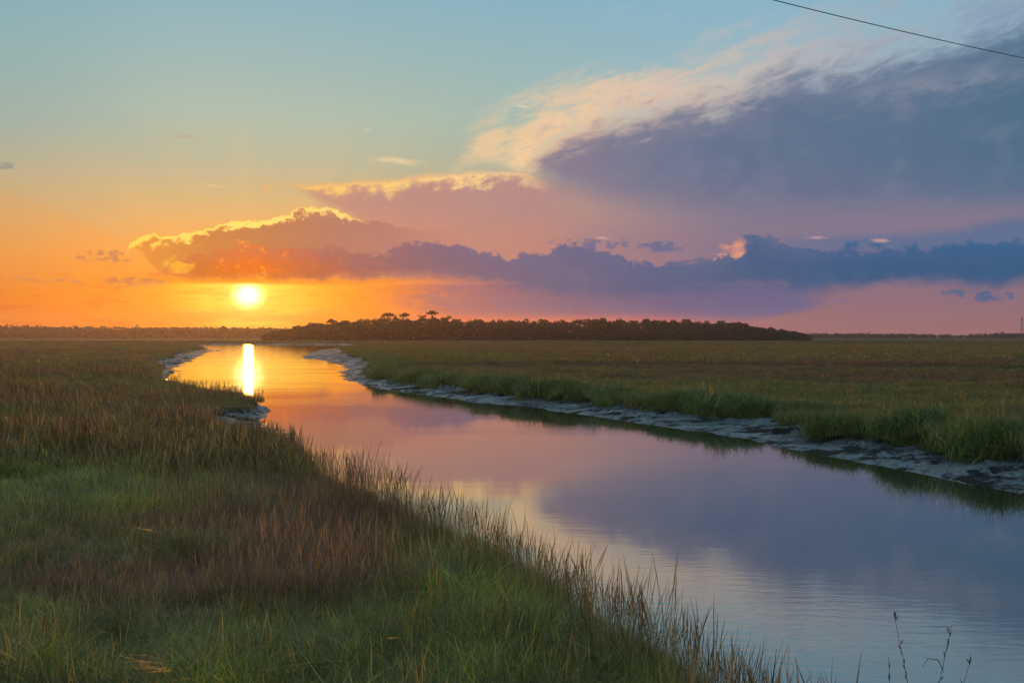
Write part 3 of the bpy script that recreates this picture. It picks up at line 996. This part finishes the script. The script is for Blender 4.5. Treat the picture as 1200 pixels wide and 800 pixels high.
# dense tussocks hanging over the mud of the right bank
D2b = scatter(42, 190, 0.6, 1.1, 0, 34, seed=15)
D2c = scatter(60, 260, 0.8, 1.6, -25, 2, seed=16)
def fr(D): return (D[3] > -0.9) & (D[3] < 3.0) & (D[5] > 0) & (vnoise(D[0] / 2.6, D[1] / 3.4, 90) > -0.10)
lay('tussock_grass', T_tus, D2b, fr(D2b), lambda X, Y, p_, s_: np.clip(1.15 + 2.0 * vnoise(X / 2.6, Y / 3.4, 90), 0.8, 2.0), 0.2, False, 0.34, tint_k=(0.085, 0.190, 0.036),
    label='deep green tussocks along the right mud bank', kind='stuff')
lay('tussock_grass', T_tus, D2c, fr(D2c), lambda X, Y, p_, s_: np.clip(1.15 + 2.2 * vnoise(X / 2.6, Y / 3.4, 90), 0.8, 2.1), 0.2, False, 0.34, tint_k=(0.085, 0.190, 0.036),
    label='tussocks along the far bend of the right bank', kind='stuff')
D3 = scatter(195, 1100, 2.4, 9.0, -34, 34, seed=13)
lay('marsh_grass', T_far, D3, (D3[3] > 1.0), lambda X, Y, p_, s_: 0.9 + 0.5 * fbm(X / 30, Y / 30, 2, 95), 0.2, False,
    label='distant flat marsh grass stretching to the woods', kind='stuff')
# the fringe of stiff reeds standing against the water
D4 = scatter(8, 60, 0.20, 0.55, -30, 28, seed=14)
m4 = (D4[3] > -0.15) & (D4[3] < 1.5) & (D4[5] < 0) & (np.random.default_rng(2).uniform(0, 1, len(D4[0])) < 0.42)
lay('reed_fringe', T_reed, D4, m4, lambda X, Y, p_, s_: 1.05 + 0.45 * fbm(X / 2, Y / 2, 2, 97) + 0 * X, 0.25, False, 0.07, tint_k=(0.045, 0.026, 0.014),
    label='tall dark reeds fringing the near left bank', kind='stuff')


# ================================================================== trees
def clumps(rng, n, fn, size, flat=0.6):
    V, F, A = [], [], []
    for k in range(n):
        c = fn()
        nrm = Vector((rng.normal(), rng.normal(), rng.normal() * 0.7 + 0.5)).normalized()
        a = nrm.cross(Vector((0, 0, 1))).normalized() if abs(nrm.z) < 0.98 else Vector((1, 0, 0))
        b = nrm.cross(a)
        s = size * rng.uniform(0.5, 1.35)
        o = len(V)
        m = 5
        ph = rng.uniform(0, 6.28)
        for i in range(m):
            w = ph + 6.283 * i / m
            q = s * rng.uniform(0.55, 1.2)
            V.append(tuple(Vector(c) + a * math.cos(w) * q + b * math.sin(w) * q * flat))
        v = rng.uniform()
        A += [(v, v, v, 1)] * m
        for i in range(1, m - 1):
            F.append((o, o + i, o + i + 1))
    return V, F, A


def broad_crown(rng, H, W, n=950, size=0.78, low=0.08):
    lobes = []
    for k in range(rng.integers(9, 13)):
        t = rng.uniform(low, 0.84)
        r = W * 0.5 * (0.75 if t < 0.3 else (1.0 - max(0, t - 0.55) * 1.3)) * rng.uniform(0.3, 1)
        a = rng.uniform(0, 6.28)
        lobes.append((r * math.cos(a) * 0.7, r * math.sin(a) * 0.7, H * t, W * rng.uniform(0.18, 0.34)))
    lobes.append((0, 0, H * 0.8, W * 0.26))

    def fn():
        l = lobes[rng.integers(0, len(lobes))]
        d = Vector((rng.normal(), rng.normal(), rng.normal())).normalized() * l[3] * rng.uniform(0.55, 1.0)
        return (l[0] + d.x, l[1] + d.y, max(0.5, l[2] + d.z * 0.8))
    return clumps(rng, n, fn, size)


def pine_crown(rng, H, W, n=200, size=0.75, top=0.74):
    plates = []
    for k in range(rng.integers(4, 7)):
        a = rng.uniform(0, 6.28); r = W * 0.5 * rng.uniform(0.15, 0.7)
        plates.append((r * math.cos(a), r * math.sin(a), H * rng.uniform(top, 0.97), W * rng.uniform(0.16, 0.3)))

    def fn():
        l = plates[rng.integers(0, len(plates))]
        a = rng.uniform(0, 6.28); r = l[3] * math.sqrt(rng.uniform())
        return (l[0] + r * math.cos(a), l[1] + r * math.sin(a), l[2] + rng.normal() * l[3] * 0.22)
    return clumps(rng, n, fn, size), plates


def make_tree(kind, H, W, rng):
    root = bpy.data.objects.new('pine_tree' if kind == 'pine' else 'oak_tree', None)
    COL.objects.link(root)
    tubes = []
    if kind == 'pine':
        (V, F, A), plates = pine_crown(rng, H, W)
        bend = rng.uniform(-0.6, 0.6)
        tubes.append(tube([(0, 0, -0.5), (bend * 0.4, 0, H * 0.4), (bend, 0, H * 0.8), (bend * 1.1, 0, H * 0.93)], [0.38, 0.28, 0.16, 0.05], 6))
        for q in plates:
            tubes.append(tube([(bend * 0.9, 0, q[2] - H * 0.08), ((q[0] + bend) * 0.5, q[1] * 0.5, q[2] - H * 0.02), (q[0], q[1], q[2])], [0.13, 0.09, 0.03], 4))
    else:
        V, F, A = broad_crown(rng, H, W)
        tubes.append(tube([(0, 0, -0.5), (0.1, 0, H * 0.25), (0.2, 0.1, H * 0.6), (0.2, 0.1, H * 0.85)], [0.5, 0.38, 0.2, 0.06], 6))
        for k in range(5):
            a = rng.uniform(0, 6.28); z = H * rng.uniform(0.2, 0.5)
            tubes.append(tube([(0.1, 0, z), (W * 0.17 * math.cos(a), W * 0.17 * math.sin(a), z + H * 0.12), (W * 0.34 * math.cos(a), W * 0.34 * math.sin(a), z + H * 0.2)], [0.2, 0.13, 0.04], 4))
    link('trunk', tubes_mesh('trunk', tubes, mat_bark), root)
    link('crown', mesh_np('crown', V, F, [mat_leaf], False, A), root)
    return root


rt = np.random.default_rng(23)
oaks = [make_tree('oak', 14.0, 13.0, rt) for _ in range(5)]
pines = [make_tree('pine', 18.0, 9.0, rt) for _ in range(4)]
used_first = set()


def place_tree(proto, x, y, s, sz, rz, label, group):
    if proto.name in used_first:
        r = proto.copy(); COL.objects.link(r)
        for ch in proto.children:
            c = ch.copy(); COL.objects.link(c); c.parent = r
    else:
        used_first.add(proto.name); r = proto
    r.location = (x, y, 0.95); r.rotation_euler = (0, 0, rz); r.scale = (s, s, sz)
    r['label'] = label; r['category'] = 'tree'
    if group: r['group'] = group
    elif 'group' in r: del r['group']
    return r


# skyline of the wooded island, in photo pixels -> metres at its distance
SKY = [(308, 392), (320, 388), (340, 384), (362, 379), (380, 377), (410, 374), (440, 371.5), (475, 372), (520, 372.5), (560, 374), (600, 375), (640, 376), (662, 376), (690, 373), (720, 373),
       (735, 377), (760, 375), (790, 376), (830, 376), (860, 377), (890, 382), (920, 386), (940, 390), (952, 394)]
sxp = np.array([p_[0] for p_ in SKY], float); syp = np.array([p_[1] for p_ in SKY], float)
ISL = 1180.0
lab_isle = 'dark rounded tree within the wooded island on the marsh horizon'
lab_pine = 'slender pine rising through the wooded island on the marsh horizon'
px = 312.0
k = 0
while px < 948:
    for row in range(3):
        Y = ISL + row * 26 + rt.uniform(-9, 9) + 40 * math.sin((px - 310) / 640 * math.pi) * -0.5
        qx = px + rt.uniform(-4, 4)
        X = (qx - 600) / FPX * Y
        top = np.interp(qx, sxp, syp)
        H = ((HZ - top) / FPX * Y + CAM_H - 0.95) * 1.04
        H *= (rt.uniform(0.80, 1.05) if row == 1 else rt.uniform(0.58, 0.95) if row == 0 else rt.uniform(0.84, 1.10))
        H = max(H, 3.5)
        pine = rt.uniform() < (0.22 if row else 0.04) and H > 15
        pr = (pines if pine else oaks)[rt.integers(0, 4 if pine else 5)]
        ph = 18.0 if pine else 14.0
        s = max(0.6, min(1.25, H / ph)) * rt.uniform(0.95, 1.25)
        seg = ('on the low sunlit left tip' if qx < 380 else 'below the three umbrella pines' if qx < 530 else 'along the level middle stretch' if qx < 680 else
               'in the rounded rise right of the middle' if qx < 800 else 'on the low tapering right end')
        place_tree(pr, X, Y, s, H / ph, rt.uniform(0, 6.28), ('slender pine ' if pine else 'dark rounded tree ') + seg + ' of the wooded island',
                   ('pines ' if pine else 'trees ') + seg + ' of the wooded island')
    px += rt.uniform(6.5, 10.0)
# scrub and lower boughs filling the wood between the trunks
def filler(name, seed, label):
    r_ = np.random.default_rng(seed)

    def f_():
        q_ = r_.uniform(310, 950)
        Y_ = ISL + r_.uniform(-18, 80)
        t_ = np.interp(q_, sxp, syp)
        H_ = max(1.5, ((HZ - t_) / FPX * Y_ + CAM_H) * 0.84)
        return ((q_ - 600) / FPX * Y_, Y_, 1.0 + H_ * r_.uniform(0, 1) ** 1.3)
    V_, F_, A_ = clumps(r_, 26000, f_, 1.35)
    link(name, mesh_np(name, V_, F_, [mat_leaf], False, A_), kind='stuff', label=label)


filler('undergrowth', 71, 'dense dark undergrowth inside the wooded island')
# the umbrella-topped pines that stand clear of the skyline
for (qx, top, wid, lab) in [(455, 366.5, 16, 'broad umbrella pine, leftmost of three standing above the island woods'),
                            (474, 366.5, 12, 'small umbrella pine, middle one of three above the island woods'),
                            (506, 364, 14, 'tallest umbrella pine, right of three standing above the island woods'),
                            (388, 374, 10, 'spreading pine near the sunlit left slope of the island woods')]:
    Y = ISL - 4
    H = (HZ - top) / FPX * Y + CAM_H - 0.95
    t = bpy.data.objects.new('umbrella_pine', None); COL.objects.link(t)
    W = wid / FPX * Y
    plates = [(W * 0.26 * math.cos(a_), W * 0.2 * math.sin(a_), H - 2.0 + rt.uniform(-0.6, 1.0), W * 0.28) for a_ in np.linspace(0, 6.28, 6)[:5]] + [(0, 0, H - 0.7, W * 0.22)]

    def fnp():
        l = plates[rt.integers(0, len(plates))]
        a_ = rt.uniform(0, 6.28); r_ = l[3] * math.sqrt(rt.uniform())
        return (l[0] + r_ * math.cos(a_), l[1] + r_ * math.sin(a_), l[2] - 0.3 + rt.normal() * 0.75 - r_ * 0.2)
    V_, F_, A_ = clumps(rt, 420, fnp, 0.85)
    tb = [tube([(0, 0, -0.5), (0.3, 0, H * 0.5), (0.1, 0, H - 3.2)], [0.45, 0.34, 0.24], 6)]
    for q in plates:
        tb.append(tube([(0.1, 0, H - 4.2), (q[0] * 0.6, q[1] * 0.6, H - 2.6), (q[0], q[1], q[2] - 0.3)], [0.2, 0.14, 0.05], 4))
    link('trunk', tubes_mesh('trunk', tb, mat_bark), t)
    link('crown', mesh_np('crown', V_, F_, [mat_leaf], False, A_), t)
    t.location = ((qx - 600) / FPX * Y, Y, 0.95)
    t['label'] = lab; t['category'] = 'tree'
for pr in oaks + pines:
    if pr.name not in used_first:
        for ch in list(pr.children): bpy.data.objects.remove(ch)
        bpy.data.objects.remove(pr)


def far_wood(name, x0, x1, Y, hpts, label, seed, spikes=0.05):
    """a treeline that reads as one dark mass: hundreds of crowns joined"""
    r_ = np.random.default_rng(seed)
    V, F, A = [], [], []
    x = x0
    hx_ = [p_[0] for p_ in hpts]; hy_ = [p_[1] for p_ in hpts]
    while x < x1:
        for row in range(3):
            qx = 600 + x / Y * FPX
            H = (HZ - np.interp(qx, hx_, hy_)) / FPX * Y + CAM_H
            spike = r_.uniform() < spikes
            H *= r_.uniform(0.93, 1.02)
            W = H * r_.uniform(1.2, 2.0)
            v, f, a = broad_crown(r_, H, W, 110, H * 0.15, 0.0)
            if spike:
                v2, f2, a2 = clumps(r_, 10, lambda: (r_.normal() * 2.2, r_.normal() * 2, H * 1.14 + r_.normal() * 1.3), 2.4)
                f = f + [tuple(i + len(v) for i in g_) for g_ in f2]; v = v + v2; a = a + a2
                tv, tf = tube([(0, 0, H * 0.6), (0, 0, H * 1.14)], [0.5, 0.35], 3)
                f = f + [tuple(i + len(v) for i in g_) for g_ in tf if len(g_) == 3] + [(g_[0] + len(v), g_[1] + len(v), g_[2] + len(v)) for g_ in tf if len(g_) == 4] + [(g_[0] + len(v), g_[2] + len(v), g_[3] + len(v)) for g_ in tf if len(g_) == 4]
                v = v + [tuple(q) for q in tv]; a = a + [(0, 0, 0, 1)] * len(tv)
            o = len(V)
            oy = Y + row * 60 + r_.uniform(-20, 20)
            V += [(p_[0] + x + r_.uniform(-0.1, 0.1), p_[1] + oy, p_[2] + 0.6) for p_ in v]
            F += [tuple(i + o for i in g_) for g_ in f]
            A += a
        x += r_.uniform(6, 10)
    link(name, mesh_np(name, V, F, [mat_leaf], False, A), kind='stuff', label=label)


YL, YR = 2300.0, 2400.0
far_wood('distant_woods', (-620 - 600) / FPX * YL, (352 - 600) / FPX * YL, YL, [(-300, 383), (0, 383), (60, 384), (150, 385), (300, 385), (350, 387)],
         'low hazy treeline along the left horizon under the sun', 31, 0.06)
far_wood('distant_woods', (925 - 600) / FPX * YR, (1500 - 600) / FPX * YR, YR, [(925, 392), (960, 391), (1060, 391.5), (1100, 392), (1145, 393.5), (1155, 393), (1170, 391), (1500, 391)],
         'low blue treeline along the right horizon', 33, 0.01)


# ================================================================== transmission mast far right, wire overhead, near stalks
mast = bpy.data.objects.new('lattice_mast', None); COL.objects.link(mast)
MY = 2150.0
mast.location = ((1197.5 - 600) / FPX * MY, MY, 0.95)
mast['label'] = 'thin lattice mast above the blue treeline at the far right edge'; mast['category'] = 'mast'
MH = (HZ - 372) / FPX * MY + CAM_H
for sx_ in (-1, 1):
    for sy_ in (-1, 1):
        link('leg', tubes_mesh('leg', [tube([(sx_ * 2.4, sy_ * 2.4, 0), (sx_ * 0.6, sy_ * 0.6, MH)], [0.3, 0.2], 4)], mat_steel), mast)
br = []
nseg = 9
for s_ in range(nseg):
    z0, z1 = MH * s_ / nseg, MH * (s_ + 1) / nseg
    w0, w1 = 2.4 - 1.8 * s_ / nseg, 2.4 - 1.8 * (s_ + 1) / nseg
    for (a0, b0), (a1, b1) in (((-1, -1), (1, -1)), ((1, -1), (1, 1)), ((1, 1), (-1, 1)), ((-1, 1), (-1, -1))):
        br.append(tube([(a0 * w0, b0 * w0, z0), (a1 * w1, b1 * w1, z1)], [0.12, 0.12], 4))
        br.append(tube([(a0 * w1, b0 * w1, z1), (a1 * w1, b1 * w1, z1)], [0.1, 0.1], 4))
link('bracing', tubes_mesh('bracing', br, mat_steel), mast)
link('crossarm', tubes_mesh('crossarm', [tube([(-3.4, 0, MH * 0.93), (3.4, 0, MH * 0.93)], [0.22, 0.22], 4)], mat_steel), mast)

# overhead wire: sags gently through the upper right corner
def wpx(px_, py_, Y_):
    return Vector(((px_ - 600) / FPX * Y_, Y_, CAM_H + (HZ - py_) / FPX * Y_))


wa, wb = wpx(902, 0, 13.0), wpx(1200, 69, 17.5)
wd = wb - wa
pts = []
for i in range(-60, 101):
    t_ = i / 20.0
    q = wa + wd * t_
    q.z += 0.022 * (t_ * (t_ - 1)) * 4
    pts.append(tuple(q))
wire = link('overhead_wire', tubes_mesh('overhead_wire', [tube(pts, [0.0062] * len(pts), 6)], mat_cable))
wire['label'] = 'single black cable crossing the upper right corner of the sky'; wire['category'] = 'wire'

# dry stalks standing close to the viewer, lower right
def stalk(name, pbase, ptop, Y_, label, curl, heads):
    a_ = wpx(*ptop, Y_)
    b_ = wpx(pbase[0], pbase[1], Y_)
    d_ = (b_ - a_).normalized()
    gz = float(ground(np.array([b_.x]), np.array([Y_]))[0][0])
    base_ = a_ + d_ * ((a_.z - gz + 0.05) / max(-d_.z, 0.2))
    root = bpy.data.objects.new(name, None); COL.objects.link(root)
    root.location = base_
    L_ = a_ - base_
    P = [tuple(L_ * t_ + Vector((curl * math.sin(t_ * 3.0) * 0.05, 0, 0))) for t_ in np.linspace(0, 1, 9)]
    link('stem', tubes_mesh('stem', [tube(P, list(np.linspace(0.006, 0.002, 9)), 5)], mat_stalk), root)
    r_ = np.random.default_rng(int(abs(pbase[0])))
    tb = []
    for h_ in range(14):
        t_ = r_.uniform(0.70, 1.0)
        k_ = min(7, int(t_ * 8)); p0 = Vector(P[k_]).lerp(Vector(P[k_ + 1]), t_ * 8 - k_)
        u_ = Vector((r_.normal() * 0.3, r_.normal() * 0.3, 1)).normalized()
        tb.append(tube([tuple(p0), tuple(p0 + u_ * 0.035), tuple(p0 + u_ * 0.06)], [0.003, 0.0055, 0.001], 4))
    link('seed_head', tubes_mesh('seed_head', tb, mat_stalk), root)
    for h_ in range(heads):
        t_ = 0.3 + 0.18 * h_
        p0 = L_ * t_
        sd_ = -1 if h_ % 2 else 1
        tb2 = tube([tuple(p0), tuple(p0 + Vector((0.05 * sd_, 0.02, 0.12))), tuple(p0 + Vector((0.14 * sd_, 0.03, 0.13))), tuple(p0 + Vector((0.2 * sd_, 0.03, 0.04)))], [0.002, 0.005, 0.004, 0.001], 4)
        link('leaf', tubes_mesh('leaf', [tb2], mat_stalk), root)
    root['label'] = label; root['category'] = 'grass stalk'; root['group'] = 'dry stalks standing against the lower right water'


stalk('reed_stalk', (1060, 800), (1048, 722), 9.0, 'tallest dry grass stalk at the lower right, leaning left', 1, 3)
stalk('reed_stalk', (1046, 800), (1043, 770), 8.6, 'short thick stalk beside the base of the tallest one', -1, 2)
stalk('reed_stalk', (1106, 800), (1117, 733), 9.2, 'slim dry stalk leaning right with a side branch', -1, 4)
stalk('reed_stalk', (1128, 800), (1139, 770), 9.4, 'low stalk at the far right of the lower right group', 1, 2)

# ================================================================== evening haze
bm = bmesh.new()
bmesh.ops.create_cube(bm, size=1.0)
hz = bpy.data.meshes.new('haze'); bm.to_mesh(hz); bm.free()
mat_haze = new_mat('haze_air')
pv = E.node('ShaderNodeVolumePrincipled')
pv.inputs['Color'].default_value = (0.86, 0.78, 0.78, 1)
pv.inputs['Density'].default_value = 0.9e-4
pv.inputs['Anisotropy'].default_value = 0.70
ho = E.node('ShaderNodeOutputMaterial')
E.nt.links.new(pv.outputs[0], ho.inputs['Volume'])
hz.materials.append(mat_haze)
haze = link('haze', hz, kind='stuff', label='thin evening haze over the marsh')
haze.scale = (5700, 5700, 64)
haze.location = (0, 0, 64 / 2 - 2.5)
